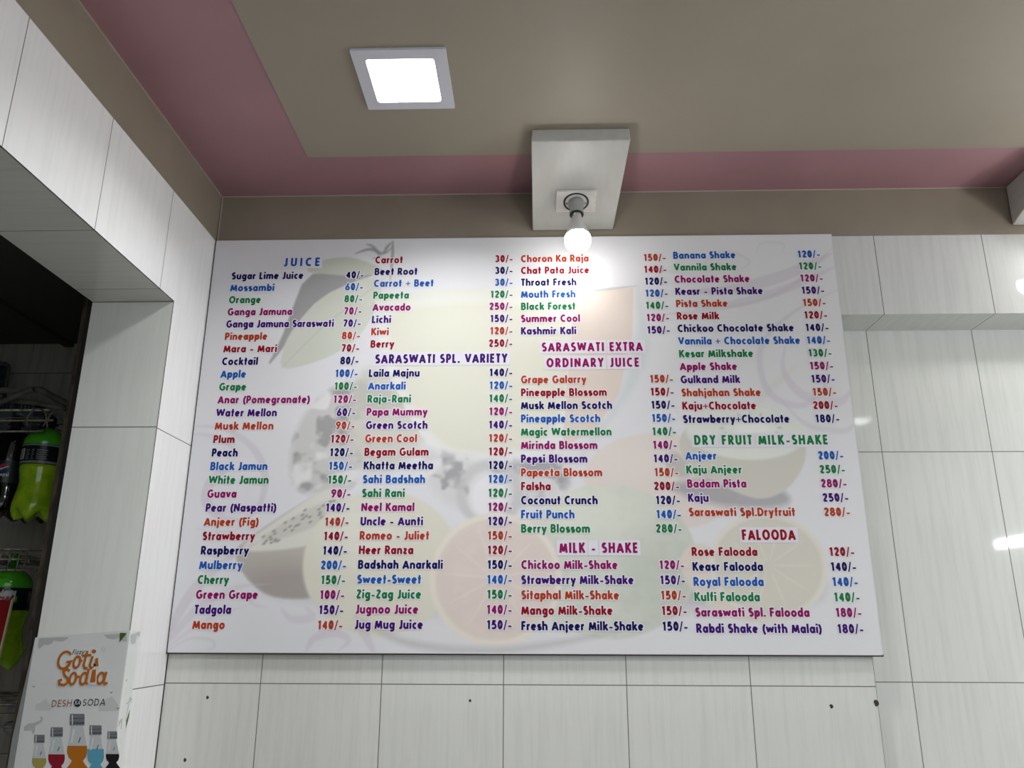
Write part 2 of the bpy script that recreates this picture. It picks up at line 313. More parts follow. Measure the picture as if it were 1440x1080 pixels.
SLOPE=.2788; Z0B=1.1301
def blockz(y): return Z0B-SLOPE*y
def lamp(dx, lb, lh, ll):
    """tilted painted block on the ceiling, plate with a batten holder on it, bulb in the holder"""
    X=lambda x:x+dx
    yn=-.3135
    v=[(X(.913),yn,blockz(yn)),(X(1.1646),yn,blockz(yn)),(X(1.1453),-.0005,blockz(0)),(X(.9147),-.0005,blockz(0)),
       (X(.915),yn,ZC-.0016),(X(1.162),yn,ZC-.0016),(X(1.143),-.0005,ZC-.0016),(X(.917),-.0005,ZC-.0016)]
    t=MB().add(v,[(3,2,1,0),(4,5,6,7),(0,1,5,4),(1,2,6,5),(2,3,7,6),(3,0,4,7)]).build('lamp_block',WOODP,bevel=.0025)
    tag(t,lb,'wooden block','tilted lamp blocks')
    n=Vector((0,-SLOPE,-1)).normalized(); e=Vector((0,1,-SLOPE)).normalized(); ex=Vector((1,0,0))
    c=Vector((X(1.0345),-.1154,blockz(-.1154)))
    P=lambda a,b_,s: c+ex*a+e*b_+n*s
    h=thing('bulb_holder',lh,'bulb holder',tuple(c),'bulb holders on plates')
    m=MB(); a,b_=.0555,.0395
    pts=[(-a,-b_),(a,-b_),(a,b_),(-a,b_)]
    m.add([P(u,q,.0003) for u,q in pts]+[P(u*.98,q*.97,.009) for u,q in pts],[(0,1,2,3),(7,6,5,4)]+[(i,i+4,(i+1)%4+4,(i+1)%4) for i in range(4)])
    m.build('plate',PLATEM,h,bevel=.002)
    m=MB(); m.lathe([(.035,.0088),(.035,.0098),(.030,.0098)],c,n,32,cap=False); m.lathe([(.0295,.0093),(.0001,.0093)],c,n,32,mi=1,cap=False); m.build('rose_ring',[BLACK,PLATEM],h)
    for s in (-1,1):
        MB().lathe([(.0035,.0093),(.0035,.0112),(.001,.0115)],P(s*.0265,.004,0),n,12).build('screw',GREY_PL,h)
    MB().lathe([(.021,.009),(.0205,.02),(.0195,.028),(.0188,.03),(.0188,.050),(.0196,.052),(.0196,.056),(.0165,.0562),(.0165,.05)],c,n,32).build('socket',GREY_PL,h)
    MB().lathe([(.0186,.0562),(.0186,.0566),(.0150,.0566)],c,n,32,cap=False).build('socket_rim',BLACK,h)
    q=thing('light_bulb',ll,'light bulb',tuple(c+n*.056),'lit LED bulbs')
    MB().lathe([(.0125,.0505),(.0130,.0560),(.0130,.0690)],c,n,28).build('cap',METAL,q)
    MB().lathe([(.0135,.066),(.0150,.072),(.0165,.080),(.0205,.095),(.0255,.110),(.0300,.124),(.0325,.132),(.0338,.1385)],c,n,32).build('housing',WHITE_PL,q)
    k=MB()
    for i,(u0,s0) in enumerate(((-.003,.0745),(.0005,.0745),(-.003,.0785),(.0005,.0785))):
        pass
    R=.0352
    MB().lathe([(R*math.cos(a),.148+R*.98*math.sin(a)) for a in [math.radians(d) for d in (-13,-6,0,12,24,36,48,60,72,82,88)]],c,n,36).build('globe',BULB_ON,q)
lamp(0,'cream painted wooden block tilting down from the ceiling to the wall above the menu board',
     'white square plate with grey bulb socket on the block above the menu board',
     'lit white LED bulb hanging in front of the top edge of the menu board')
lamp(1.3575,'cream painted wooden lamp block at the right edge, above the tiled bulkhead',
     'white plate with grey bulb socket on the right hand block',
     'lit white LED bulb hanging from the right hand block, by the tiled bulkhead')
t=thing('tube_light','long lit white tube light fixed to the tiled right wall','tube light',(XR,-1.35,.44))
MB().box(XR-.03,XR-.0005,-1.96,-.74,.425,.475).build('batten',WHITE_PL,t,bevel=.004)
MB().tube([(XR-.046,-1.93,.45),(XR-.046,-.77,.45)],.014,14).build('tube',TUBE_ON,t)
for y in (-1.945,-.755): MB().box(XR-.062,XR-.028,y-.012,y+.012,.43,.47).build('end_holder',WHITE_PL,t,bevel=.003)

# ------------------------------------------------------------------ the menu board
BW, BZ0, BZ1, BY = 1.7567, -.0254, 1.1005, -.016
board=thing('menu_board','wide printed juice and shake menu banner on the tiled back wall','menu board',(BW/2,0,BZ0))
FRAME=mat('banner_frame',(.06,.05,.045),.6)
RIM=mat('banner_white_edge',(.62,.60,.62),.4)
MB().box(.0006,BW+.0022,BY+.004,-.001,BZ0-.0035,BZ1+.002).build('frame',FRAME,board)  # dark lip below the print also draws the shadow gap under the banner
# printed picture as point colours on a fine sheet: faded juice glass, fruit, leaves and scrolls
GX,GZ=560,360
xs=np.linspace(.0045,BW,GX); zs=np.linspace(BZ0,BZ1,GZ); U,V=np.meshgrid(xs,zs)
rng=np.random.default_rng(3)
def noise(fx,fz,oct=3):
    out=np.zeros_like(U); amp=1.; tot=0
    for o in range(oct):
        nx,nz=int(fx*2**o)+2,int(fz*2**o)+2; g=rng.random((nz,nx))
        a=(U-xs[0])/(xs[-1]-xs[0])*(nx-1.001); c=(V-zs[0])/(zs[-1]-zs[0])*(nz-1.001); i=a.astype(int); j=c.astype(int); fa=a-i; fc=c-j
        fa=fa*fa*(3-2*fa); fc=fc*fc*(3-2*fc)
        out+=amp*((g[j,i]*(1-fa)+g[j,i+1]*fa)*(1-fc)+(g[j+1,i]*(1-fa)+g[j+1,i+1]*fa)*fc); tot+=amp; amp*=.55
    return out/tot
IMG=np.zeros((GZ,GX,3)); IMG[:]=np.array((205,204,208))/255
IMG+= (noise(6,4,3)[...,None]-.5)*.02
def over(mask,c,a=1.):
    m=np.clip(mask,0,1)[...,None]*a; IMG[:]=IMG*(1-m)+np.array(c)/255*m
def sm(d,w): return np.clip(.5-d/w,0,1)            # signed distance to soft mask
def ell(cx,cz,rx,rz,rot=0):
    c,s=math.cos(rot),math.sin(rot); a=((U-cx)*c+(V-cz)*s)/rx; b_=(-(U-cx)*s+(V-cz)*c)/rz
    return (np.sqrt(a*a+b_*b_)-1)*min(rx,rz)
def smooth_poly(p,k=3):
    for _ in range(k):
        p=[q for i in range(len(p)) for q in ((.75*p[i][0]+.25*p[(i+1)%len(p)][0], .75*p[i][1]+.25*p[(i+1)%len(p)][1]),(.25*p[i][0]+.75*p[(i+1)%len(p)][0], .25*p[i][1]+.75*p[(i+1)%len(p)][1]))]
    return p
def poly(p,k=0):
    p=smooth_poly(p,k) if k else p
    d=np.full(U.shape,9.); ins=np.zeros(U.shape,bool); n=len(p)
    for i in range(n):
        (x0,y0),(x1,y1)=p[i],p[(i+1)%n]; ex,ey=x1-x0,y1-y0; l=ex*ex+ey*ey+1e-12
        t=np.clip(((U-x0)*ex+(V-y0)*ey)/l,0,1); d=np.minimum(d,np.hypot(U-x0-t*ex,V-y0-t*ey))
        c=(y0>V)!=(y1>V)
        if ey!=0: ins^=c&(U<(ex*(V-y0)/ey+x0))
    return np.where(ins,-d,d)
def curve(p,w0,w1,k=3):
    q=[p[0]]
    for i in range(len(p)-1):                       # Catmull-Rom
        P0,P1,P2,P3=p[max(i-1,0)],p[i],p[i+1],p[min(i+2,len(p)-1)]
        for t in np.linspace(0,1,9)[1:]:
            q.append(tuple(.5*(2*P1[a]+(P2[a]-P0[a])*t+(2*P0[a]-5*P1[a]+4*P2[a]-P3[a])*t*t+(3*P1[a]-P0[a]-3*P2[a]+P3[a])*t**3) for a in (0,1)))
    d=np.full(U.shape,9.); n=len(q)-1
    for i in range(n):
        (x0,y0),(x1,y1)=q[i],q[i+1]; ex,ey=x1-x0,y1-y0; l=ex*ex+ey*ey+1e-12
        t=np.clip(((U-x0)*ex+(V-y0)*ey)/l,0,1); f=(i+t)/n
        d=np.minimum(d,np.hypot(U-x0-t*ex,V-y0-t*ey)-(w0+(w1-w0)*f)*np.sin(np.pi*np.clip(f*.9+.08,0,1))*.5)
    return d
LAV=(186,176,190)
# table shade under the fruit, pale floor
over(sm(poly([(.18,.13),(.45,.10),(.75,.05),(1.05,.07),(1.35,.09),(1.64,.1),(1.6,.19),(1.2,.2),(.4,.22)],2),.06),(150,148,150),.6)
over(sm(ell(.84,.03,.42,.05),.04),(205,203,204),.7)
# leaves and stalk
over(sm(poly([(.182,.71),(.217,.793),(.239,.877),(.271,.989),(.351,1.003),(.443,1.001),(.47,.99),(.424,.972),(.317,.92),(.262,.845),(.228,.772)],1),.006),(140,140,140),.85)
lf=sm(poly([(.262,1.),(.308,1.036),(.389,1.048),(.462,1.023),(.51,.993),(.413,.984),(.332,.992)],2),.006); over(lf,(183,187,170))
lb_=sm(poly([(.222,.708),(.224,.762),(.244,.824),(.317,.919),(.394,.962),(.454,.985),(.5,.963),(.461,.843),(.425,.791),(.368,.75),(.292,.72)],2),.006); over(lb_,(196,198,184))
over(lb_*np.clip(noise(10,9,3)*1.6-.5,0,1),(180,184,168),.5)
over(sm(curve([(.225,.712),(.32,.82),(.42,.91),(.5,.98)],.004,.003),.004),(172,176,160),.6)
for c in ([(.515,1.094),(.516,1.04),(.513,.969)],[(.41,1.055),(.45,1.068),(.49,1.055),(.515,1.075)],[(.44,1.085),(.46,1.075),(.48,1.045),(.46,1.04)],[(.49,1.055),(.50,1.075),(.512,1.09)]):
    over(sm(curve(c,.009,.008),.005),(140,140,141),.8)
# pineapple skin behind the glass and crushed ice
ice=np.maximum(sm(poly([(.30,.609),(.43,.69),(.477,.60),(.47,.377),(.301,.359),(.262,.45)],2),.02),0)
pn=noise(34,24,3); over(ice,(188,186,184)); over(ice*np.clip((pn-.5)*7,0,1),(140,139,140),.75); over(ice*np.clip((noise(30,20,2)-.58)*8,0,1),(214,212,212),.8)
pn2=sm(poly([(.43,.72),(.52,.70),(.60,.62),(.64,.50),(.50,.40),(.42,.50)],2),.03); over(pn2,(192,190,180)); over(pn2*np.clip((noise(26,20,3)-.5)*6,0,1),(166,163,155),.5)
# tall juice glass: pale yellow juice, pink side, clear rim
body=sm(poly([(.47,.945),(.483,.812),(.55,.627),(.651,.471),(.72,.44),(.90,.44),(.985,.47),(1.105,.625),(1.168,.786),(1.199,.942)],1),.006)
over(body*sm(V*-1+.56,.5),(206,205,192)); over(body*sm((.9-V)*-1,.10),(214,214,212),.55)
juice=sm(poly([(.50,.90),(.52,.78),(.57,.64),(.655,.50),(.76,.47),(.95,.49),(1.01,.66),(1.03,.90)],2),.02); over(juice,(205,203,183),.9)
pink=sm(poly([(1.031,.934),(1.195,.943),(1.186,.806),(1.143,.634),(1.083,.546),(.99,.485),(1.005,.66)],0),.006); over(pink,(209,190,178),.95)
over(sm(poly([(1.199,.945),(1.207,.945),(1.2,.80),(1.15,.63),(1.02,.45),(1.05,.47),(1.16,.61),(1.215,.70),(1.24,.80)],1),.02),(190,196,198),.7)
over(sm(curve([(.99,.925),(1.1,.936),(1.205,.948)],.008,.008),.004),(165,163,165),.7)
over(sm(curve([(.655,.43),(.75,.40),(.86,.40),(.97,.44)],.02,.02),.02),(180,178,175),.7)
ib=sm(poly([(.60,.50),(.72,.46),(.86,.45),(1.02,.47),(1.0,.36),(.82,.31),(.66,.34)],2),.03); over(ib,(196,194,194)); over(ib*np.clip((noise(40,26,3)-.5)*7,0,1),(142,141,146),.8); over(ib*np.clip((noise(22,16,2)-.6)*8,0,1),(220,218,220),.8)
over(sm(np.abs(ell(.80,.37,.075,.075))-.012,.012),(182,181,182),.8); over(sm(ell(.80,.36,.05,.06),.02),(216,214,218),.8)
# peach and kiwi half on the right
pe=sm(ell(1.245,.40,.2,.125,-.05),.008); over(pe,(208,194,186)); over(pe*sm(ell(1.25,.46,.15,.07),.1),(214,203,194),.7)
over(sm(poly([(1.24,.395),(1.30,.36),(1.42,.33),(1.55,.33),(1.58,.36),(1.48,.42)],2),.02),(150,148,152),.8)
kw=sm(poly([(1.28,.50),(1.36,.59),(1.5,.61),(1.61,.56),(1.63,.47),(1.58,.385),(1.5,.345),(1.41,.38),(1.33,.43)],3),.006); over(kw,(192,188,176))
over(sm(ell(1.47,.53,.155,.075,-.05),.008),(206,208,200)); over(sm(ell(1.49,.54,.05,.025),.02),(218,218,212),.9)
for k in range(16):
    a=k*math.tau/16; over(sm(ell(1.485+.075*math.cos(a),.54+.038*math.sin(a),.006,.003,a),.004),(170,170,160),.6)
over(sm(curve([(1.50,.60),(1.56,.66),(1.62,.71)],.03,.01),.02),(198,200,194),.8)
over(sm(poly([(1.28,.49),(1.33,.43),(1.30,.40),(1.25,.44)],2),.015),(165,163,160),.7)
# papaya half, big lemon, grapefruit half, green guava, orange half
pp=sm(poly([(.135,.215),(.20,.27),(.34,.365),(.405,.385),(.42,.20),(.42,.12),(.32,.10),(.22,.115)],2),.008); over(pp,(176,168,158))
over(pp*sm(ell(.30,.13,.16,.06),.06),(150,141,134),.7)
over(sm(poly([(.135,.218),(.25,.30),(.36,.38),(.43,.39),(.43,.26),(.30,.225)],2),.008),(204,202,192)); over(sm(poly([(.19,.245),(.36,.35),(.42,.35),(.41,.31),(.27,.25)],2),.01),(190,188,178))
for k in range(34):
    f=rng.random(); q=(.215+.19*f+rng.normal()*.007, .248+.10*f+(k%2)*.018-.012+rng.normal()*.007); over(sm(ell(q[0],q[1],.005,.0028,.5),.003),(135,131,127),.8)
for args,c,c2,h in (((.524,.195,.198,.181),(205,201,182),(214,211,196),(.46,.27,.1,.08)),):
    m_=sm(ell(*args),.008); over(m_,c); over(m_*sm(ell(*h),.09),c2,.8)
gv=sm(ell(1.10,.20,.225,.19),.008); over(gv,(195,198,184)); over(gv*np.clip((noise(70,50,2)-.45)*4,0,1),(184,189,175),.5); over(gv*sm(ell(1.05,.32,.13,.07),.09),(206,208,192),.8); over(gv*sm(ell(1.24,.15,.1,.12),.1),(174,181,168),.5)
gf=ell(.817,.155,.166,.163); over(sm(gf,.008),(214,204,190)); over(sm(gf+.014,.008),(206,194,180)); over(sm(gf+.024,.01),(207,190,180))
mg=sm(gf+.024,.01); over(mg*np.clip((noise(60,40,2)-.5)*4,0,1),(213,195,184),.5)
for k in range(11):
    a=k*math.tau/11+.2; over(sm(curve([(.817+.012*math.cos(a),.155+.012*math.sin(a)),(.817+.13*math.cos(a),.155+.13*math.sin(a))],.005,.006),.004)*mg,(214,200,189),.6)
orr=ell(1.5,.187,.147,.130); over(sm(poly([(1.36,.24),(1.30,.24),(1.27,.18),(1.35,.07),(1.5,.04),(1.62,.09)],2),.01),(208,194,182)); over(sm(orr,.008),(208,203,190)); over(sm(orr+.012,.008),(198,193,178))
for k in range(10):
    a=k*math.tau/10; over(sm(curve([(1.5+.012*math.cos(a),.187+.012*math.sin(a)),(1.5+.115*math.cos(a),.187+.105*math.sin(a))],.005,.006),.004),(208,203,190),.6)
over(sm(curve([(.47,.06),(.60,.0),(.80,-.018),(1.0,.005),(1.2,.05)],.02,.02),.015),(172,170,172),.6)
# lavender scrolls
for c,w0,w1,a in (
  ([(1.30,.93),(1.45,.935),(1.60,.97),(1.75,1.04)],.012,.07,.55),([(1.25,.86),(1.40,.875),(1.60,.93),(1.755,1.0)],.01,.05,.5),
  ([(1.34,.88),(1.50,.89),(1.64,.95),(1.755,1.06)],.006,.02,.5),([(1.755,.93),(1.62,.86),(1.53,.76),(1.54,.64),(1.62,.60),(1.69,.65),(1.66,.71)],.016,.03,.5),
  ([(1.60,.78),(1.585,.70),(1.63,.63),(1.72,.61),(1.755,.64)],.012,.05,.5),([(1.57,.62),(1.63,.55),(1.72,.53),(1.756,.55)],.01,.03,.45),
  ([(1.42,.98),(1.40,1.02),(1.46,1.05),(1.52,1.02),(1.49,.99)],.006,.012,.45),([(1.54,1.04),(1.56,1.075),(1.62,1.07),(1.61,1.04)],.006,.01,.4),
  ([(.003,.55),(.08,.545),(.16,.50),(.205,.43),(.205,.35),(.17,.30)],.014,.035,.55),([(.003,.53),(.07,.52),(.13,.48)],.01,.02,.45),
  ([(.15,.30),(.10,.31),(.06,.35),(.07,.41),(.11,.43)],.02,.05,.6),([(.18,.33),(.15,.28),(.10,.27),(.04,.28)],.004,.01,.4),
  ([(.002,.02),(.05,.12),(.13,.20),(.22,.25)],.05,.012,.55),([(.002,.0),(.07,.08),(.16,.13),(.25,.14)],.04,.01,.45),([(.002,-.015),(.09,.05),(.20,.09)],.01,.008,.4),
  ([(.01,-.018),(.06,.008),(.11,.005),(.12,-.012),(.1,-.018)],.006,.012,.5),([(.35,-.022),(.37,.01),(.42,.022),(.455,.005),(.43,-.02)],.03,.02,.5),
  ([(.52,-.024),(.50,.01),(.48,.04),(.50,.055)],.035,.012,.5),([(.28,.08),(.31,.055),(.36,.06),(.34,.085)],.02,.03,.45),([(.18,.12),(.21,.09),(.25,.085)],.01,.01,.4),
  ([(.27,.42),(.285,.40),(.275,.39)],.006,.008,.4),([(1.22,.985),(1.3,.99),(1.36,.975)],.006,.01,.35)):
    over(sm(curve(c,w0*.8,w1*.8),.006),LAV,a*.85)
GRY=IMG.mean(-1,keepdims=True); IMG=GRY+(IMG-GRY)*.72; IMG=.825+(IMG-.80)*1.05; IMG=np.clip(IMG,0,1); LINIMG=np.where(IMG<=.04045,IMG/12.92,((IMG+.055)/1.055)**2.4)
wob=(noise(5,3,2)-.5)*.0016
verts=np.stack([U,np.full_like(U,BY-.0008)+wob*0,V],-1).reshape(-1,3)
idx=np.arange(GX*GZ).reshape(GZ,GX); quads=np.stack([idx[:-1,:-1],idx[:-1,1:],idx[1:,1:],idx[1:,:-1]],-1).reshape(-1,4)
me=bpy.data.meshes.new('banner_print'); me.vertices.add(len(verts)); me.vertices.foreach_set('co',verts.ravel())
me.loops.add(quads.size); me.loops.foreach_set('vertex_index',quads.ravel().astype(np.int32))
me.polygons.add(len(quads)); me.polygons.foreach_set('loop_start',np.arange(0,quads.size,4,dtype=np.int32)); me.update(calc_edges=True)
ca=me.color_attributes.new('print','FLOAT_COLOR','POINT'); ca.data.foreach_set('color',np.concatenate([LINIMG.reshape(-1,3),np.ones((GX*GZ,1))],1).ravel().astype(np.float32))
PRINT=mat('banner_print_vinyl',(.6,.6,.62),.42,spec=.35)
at=N(PRINT,'ShaderNodeAttribute'); at.attribute_name='print'; L(PRINT,at.outputs['Color'],PRINT.node_tree.nodes['Principled BSDF'].inputs['Base Color'])
me.materials.append(PRINT); o=bpy.data.objects.new('banner_print',me); COL.objects.link(o); o.parent=board; o.matrix_parent_inverse=parent_inv(board)
for (a,b_,c,d) in ((.0045,BW,BZ0,BZ0+.0025),(.0045,BW,BZ1-.002,BZ1),(.0045,.006,BZ0,BZ1),(BW-.0025,BW,BZ0,BZ1)):
    MB().box(a,b_,BY-.001,BY+.008,c,d).build('banner_edge',RIM,board)

# ------------------------------------------------------------------ lettering
def offset_line(p, h, ext=0):
    """quad strip of half width h along a polyline in the plane"""
    p=[Vector(q) for q in p]; q=[p[0]]
    for a in p[1:]:
        if (a-q[-1]).length>1e-7: q.append(a)
    p=q; n=len(p); closed=(p[0]-p[-1]).length<1e-5 and n>3
    if closed: p=p[:-1]; n-=1
    elif ext and n>1:
        p[0]=p[0]+(p[0]-p[1]).normalized()*ext; p[-1]=p[-1]+(p[-1]-p[-2]).normalized()*ext
    Lf,Rt=[],[]
    for i in range(n):
        a=p[i-1] if (closed or i) else None; b=p[(i+1)%n] if (closed or i<n-1) else None
        d1=(p[i]-a).normalized() if a is not None else (b-p[i]).normalized(); d2=(b-p[i]).normalized() if b is not None else d1
        n1=Vector((-d1.y,d1.x)); n2=Vector((-d2.y,d2.x)); m=n1+n2
        m = m.normalized() if m.length>1e-6 else n1
        k=h/max(m.dot(n1),.45)
        Lf.append(p[i]+m*k); Rt.append(p[i]-m*k)
    v=Lf+Rt; f=[(i+n,(i+1)%n+n,(i+1)%n,i) for i in range(n if closed else n-1)]
    return v,f
def split_sharp(strokes):
    """break strokes at acute corners so the limbs of M, N, V, W keep their full weight"""
    out=[]
    for st in strokes:
        cur=[st[0]]
        for i in range(1,len(st)):
            cur.append(st[i])
            if i<len(st)-1:
                a=Vector(st[i])-Vector(st[i-1]); b=Vector(st[i+1])-Vector(st[i])
                if a.length>1e-6 and b.length>1e-6 and a.normalized().dot(b.normalized())<-.25: out.append(cur); cur=[st[i]]
        out.append(cur)
    return out
def lettering(mb, s, place, sx, sz, track, h, mi, pad=0, slant=0):
    """add the strokes of a text; place(u, w) maps text-plane metres to a 3-D point"""
    x=0; ns=0
    for c in s:
        wd,strokes=GLYPHS[c]; k=h
        if strokes and isinstance(strokes[-1],float): k=h*strokes[-1]/.1; strokes=strokes[:-1]
        for st in split_sharp(strokes):
            v,f=offset_line([((q[0]*sx)+x+slant*q[1]*sz, q[1]*sz) for q in st], k+pad, pad)
            sh=-.00001*(ns%9); ns+=1
            mb.add([Vector(place(q.x,q.y))+Vector((0,sh,0)) for q in v], f, mi)
        x+=wd*sx+track
    return x-track
INK={k:mat('ink_'+k,hexc(h),.55,spec=.12) for k,h in dict(navy='140a4e',blue='15529f',green='14703c',magenta='850a58',purple='3a0a64',orange='a53612',red='86091a').items()}
HALO=mat('letter_halo_white',hexc('d8d6dc'),.42,spec=.35); GLOW=mat('heading_glow_pale',hexc('d5d1da'),.42,spec=.35)
SX,SZ,TR=.02505,.0212,.00195
CYC=['navy','blue','green','magenta','purple','orange','red']
ITEMS=[ # column left x, right x of prices, first baseline, pitch, first colour, lines
 (.0609,.4385,.9784,.03645,0,'Sugar Lime Juice 40|Mossambi 60|Orange 80|Ganga Jamuna 70|Ganga Jamuna Saraswati 70|Pineapple 80|Mara - Mari 70|Cocktail 80|Apple 100|Grape 100|Anar (Pomegranate) 120|Water Mellon 60|Musk Mellon 90|Plum 120|Peach 120|Black Jamun 150|White Jamun 150|Guava 90|Pear (Naspatti) 140|Anjeer (Fig) 140|Strawberry 140|Raspberry 140|Mulberry 200|Cherry 150|Green Grape 100|Tadgola 150|Mango 140'),
 (.4680,.8590,1.0237,.03615,6,'Carrot 30|Beet Root 30|Carrot + Beet 30|Papeeta 120|Avacado 250|Lichi 150|Kiwi 120|Berry 250'),
 (.4680,.8590,.6868,.03635,0,'Laila Majnu 140|Anarkali 120|Raja-Rani 140|Papa Mummy 120|Green Scotch 140|Green Cool 120|Begam Gulam 120|Khatta Meetha 120|Sahi Badshah 120|Sahi Rani 120|Neel Kamal 120|Uncle - Aunti 120|Romeo - Juliet 150|Heer Ranza 120|Badshah Anarkali 150|Sweet-Sweet 140|Zig-Zag Juice 150|Jugnoo Juice 140|Jug Mug Juice 150'),
 (.8815,1.2890,1.0228,.03617,5,'Choron Ka Raja 150|Chat Pata Juice 140|Throat Fresh 120|Mouth Fresh 120|Black Forest 140|Summer Cool 120|Kashmir Kali 150'),
 (.8815,1.2900,.6660,.03618,5,'Grape Galarry 150|Pineapple Blossom 150|Musk Mellon Scotch 150|Pineapple Scotch 150|Magic Watermellon 140|Mirinda Blossom 140|Pepsi Blossom 140|Papeeta Blossom 150|Falsha 200|Coconut Crunch 120|Fruit Punch 140|Berry Blossom 280'),
 (.8820,1.2910,.1777,.0369,3,'Chickoo Milk-Shake 120|Strawberry Milk-Shake 150|Sitaphal Milk-Shake 150|Mango Milk-Shake 150|Fresh Anjeer Milk-Shake 150'),
 (1.3095,1.7185,1.0286,.0365,1,'Banana Shake 120|Vannila Shake 120|Chocolate Shake 120|Keasr - Pista Shake 150|Pista Shake 150|Rose Milk 120|Chickoo Chocolate Shake 140|Vannila + Chocolate Shake 140|Kesar Milkshake 130|Apple Shake 150|Gulkand Milk 150|Shahjahan Shake 150|Kaju+Chocolate 200|Strawberry+Chocolate 180'),
 (1.3100,1.7175,.4558,.03655,1,'Anjeer 200|Kaju Anjeer 250|Badam Pista 280|Kaju 250|Saraswati Spl.Dryfruit 280'),
 (1.3110,1.7165,.2102,.03665,6,'Rose Falooda 120|Keasr Falooda 140|Royal Falooda 140|Kulfi Falooda 140|Saraswati Spl. Falooda 180|Rabdi Shake (with Malai) 180')]
WFIX={'Musk Mellon':1.05,'Mossambi':1.04,'Mulberry':1.03,'Ganga Jamuna Saraswati':.965,'Mara - Mari':1.03,'Cherry':.98,'Tadgola':.97,'Peach':.965,'Vannila + Chocolate Shake':.985}
YT=BY-.0014
def put(x,z,dy): return lambda u,w_: (x+u, YT-dy, z+w_)
CIX={'navy':0,'blue':1,'green':2,'magenta':3,'purple':4,'orange':5,'red':6}
for cx,px_,z0,dz,c0,lines in ITEMS:
    for i,ln in enumerate(lines.split('|')):
        name,price=ln.rsplit(' ',1); price+='/-'; z=z0-i*dz
        if name.startswith('Rabdi'): z-=.0015
        col=CYC[(c0+i)%7]; pcol=col
        if name=='Avacado': pcol='magenta'
        k=WFIX.get(name,1); m=MB()
        mats=[HALO,INK[col],INK[pcol]]
        pw=text_width(price,0)*SX+TR*(len(price)-1)
        lettering(m,name,put(cx,z,0),SX*k,SZ,TR*k,.0026,0,.0021); lettering(m,name,put(cx,z,.00015),SX*k,SZ,TR*k,.0026,1)
        row=m.build('menu_line',mats[:2],board)
        m=MB(); lettering(m,price,put(px_-pw,z,0),SX,SZ,TR,.0025,0,.0021); lettering(m,price,put(px_-pw,z,.00015),SX,SZ,TR,.0025,1)
        m.build('price',[HALO,INK[pcol]],row)
for s,x0,x1,zb,c in (('JUICE',.2065,.310,1.0175,'blue'),('SARASWATI SPL. VARIETY',.4835,.8440,.7250,'purple'),('SARASWATI EXTRA',.9385,1.2116,.7560,'magenta'),
    ('ORDINARY JUICE',.9507,1.2007,.7110,'magenta'),('MILK - SHAKE',.9788,1.1761,.2175,'magenta'),('DRY FRUIT MILK-SHAKE',1.3353,1.6813,.4952,'green'),('FALOODA',1.4401,1.5733,.2498,'red')):
    sx=.0262; tr=(x1-x0-text_width(s,0)*sx)/(len(s)-1)
    if tr>.006: sx=.030; tr=(x1-x0-text_width(s,0)*sx)/(len(s)-1)
    m=MB(); x=x0
    for wd in s.split(' '):
        wl=text_width(wd,tr/sx)*sx; a=.007
        m.add([(x-a,YT,zb-.007),(x+wl+a,YT,zb-.007),(x+wl+a,YT,zb+.0315),(x-a,YT,zb+.0315)],[(0,1,2,3)],0)
        x+=wl+tr*2+GLYPHS[' '][0]*sx
    lettering(m,s,put(x0,zb,.0001),sx,.0255,tr,.0030,2,.0017); lettering(m,s,put(x0,zb,.00025),sx,.0255,tr,.0030,1)
    m.build('section_heading',[GLOW,INK[c],HALO],board)

# ------------------------------------------------------------------ soda poster wrapped round the opening's edge
poster=thing('soda_poster','pale paper soda poster with orange script logo, wrapped round the tiled corner','poster',(-.1,JY,-.46))
PAPER=mottle(mat('poster_paper',(.56,.56,.57),.4), (.72,.73,.72), (.66,.67,.66), 6, .3, .7)
PY_=JY-.0012
PB=-.46
def ptop(x): return .0125+(x-JX)*.075
m=MB()
outer=[(-.2144,PB),(-.0005,PB),(-.0005,ptop(0)),(-.2144,ptop(-.2144))]
m.add([(x,PY_,z) for x,z in outer],[(0,1,2,3)],0)
m.add([(-.0005,PY_,PB),(.0014,JY-.0008,PB),(.0014,JY-.0008,ptop(0)),(-.0005,PY_,ptop(0))],[(0,1,2,3)],0)
m.add([(.0014,JY-.0008,PB),(.0014,JY+.047,PB),(.0014,JY+.047,.0265),(.0014,JY-.0008,ptop(0))],[(0,1,2,3)],0)
m.add([(-.2144,PY_,PB),(-.2144,PY_,ptop(-.2144)),(-.2285,PY_+.012,-.085),(-.236,PY_+.012,-.20),(-.236,PY_+.012,PB)],[(0,1,2,3,4)],0)
m.build('paper',PAPER,poster)
def zp(u,v): return (-.2640+.0002962*u+.00004466*v, .0346+.0000015*u-.0002725*v)     # layout grid of the printed sheet
def flat(polys, name, mats, dy=.0004, mis=None, label=None):
    m=MB()
    for i,p in enumerate(polys):
        q=[zp(*a) for a in p]; area=sum(q[j][0]*q[(j+1)%len(q)][1]-q[(j+1)%len(q)][0]*q[j][1] for j in range(len(q)))
        if area<0: q=q[::-1]
        m.add([(x,PY_-dy-.00002*i,z) for x,z in q],[tuple(range(len(q)))], mis[i] if mis else 0)
    o=m.build(name,mats,poster)
    if label: o['label']=label
    return o
def wobble(u,v,ru,rv,n=20,a0=0,a1=360): return [(u+ru*math.cos(math.radians(a0+(a1-a0)*i/n)), v+rv*math.sin(math.radians(a0+(a1-a0)*i/n))) for i in range(n+1)]
GREYP=mat('print_grey',hexc('b4b8b6'),.4); GREYL=mat('print_light_grey',hexc('c6c9c7'),.4); ORANGE=mat('print_orange',hexc('b0651f'),.4); INKB=mat('print_black',hexc('15171c'),.4); NAVYP=mat('print_navy',hexc('16193a'),.4)
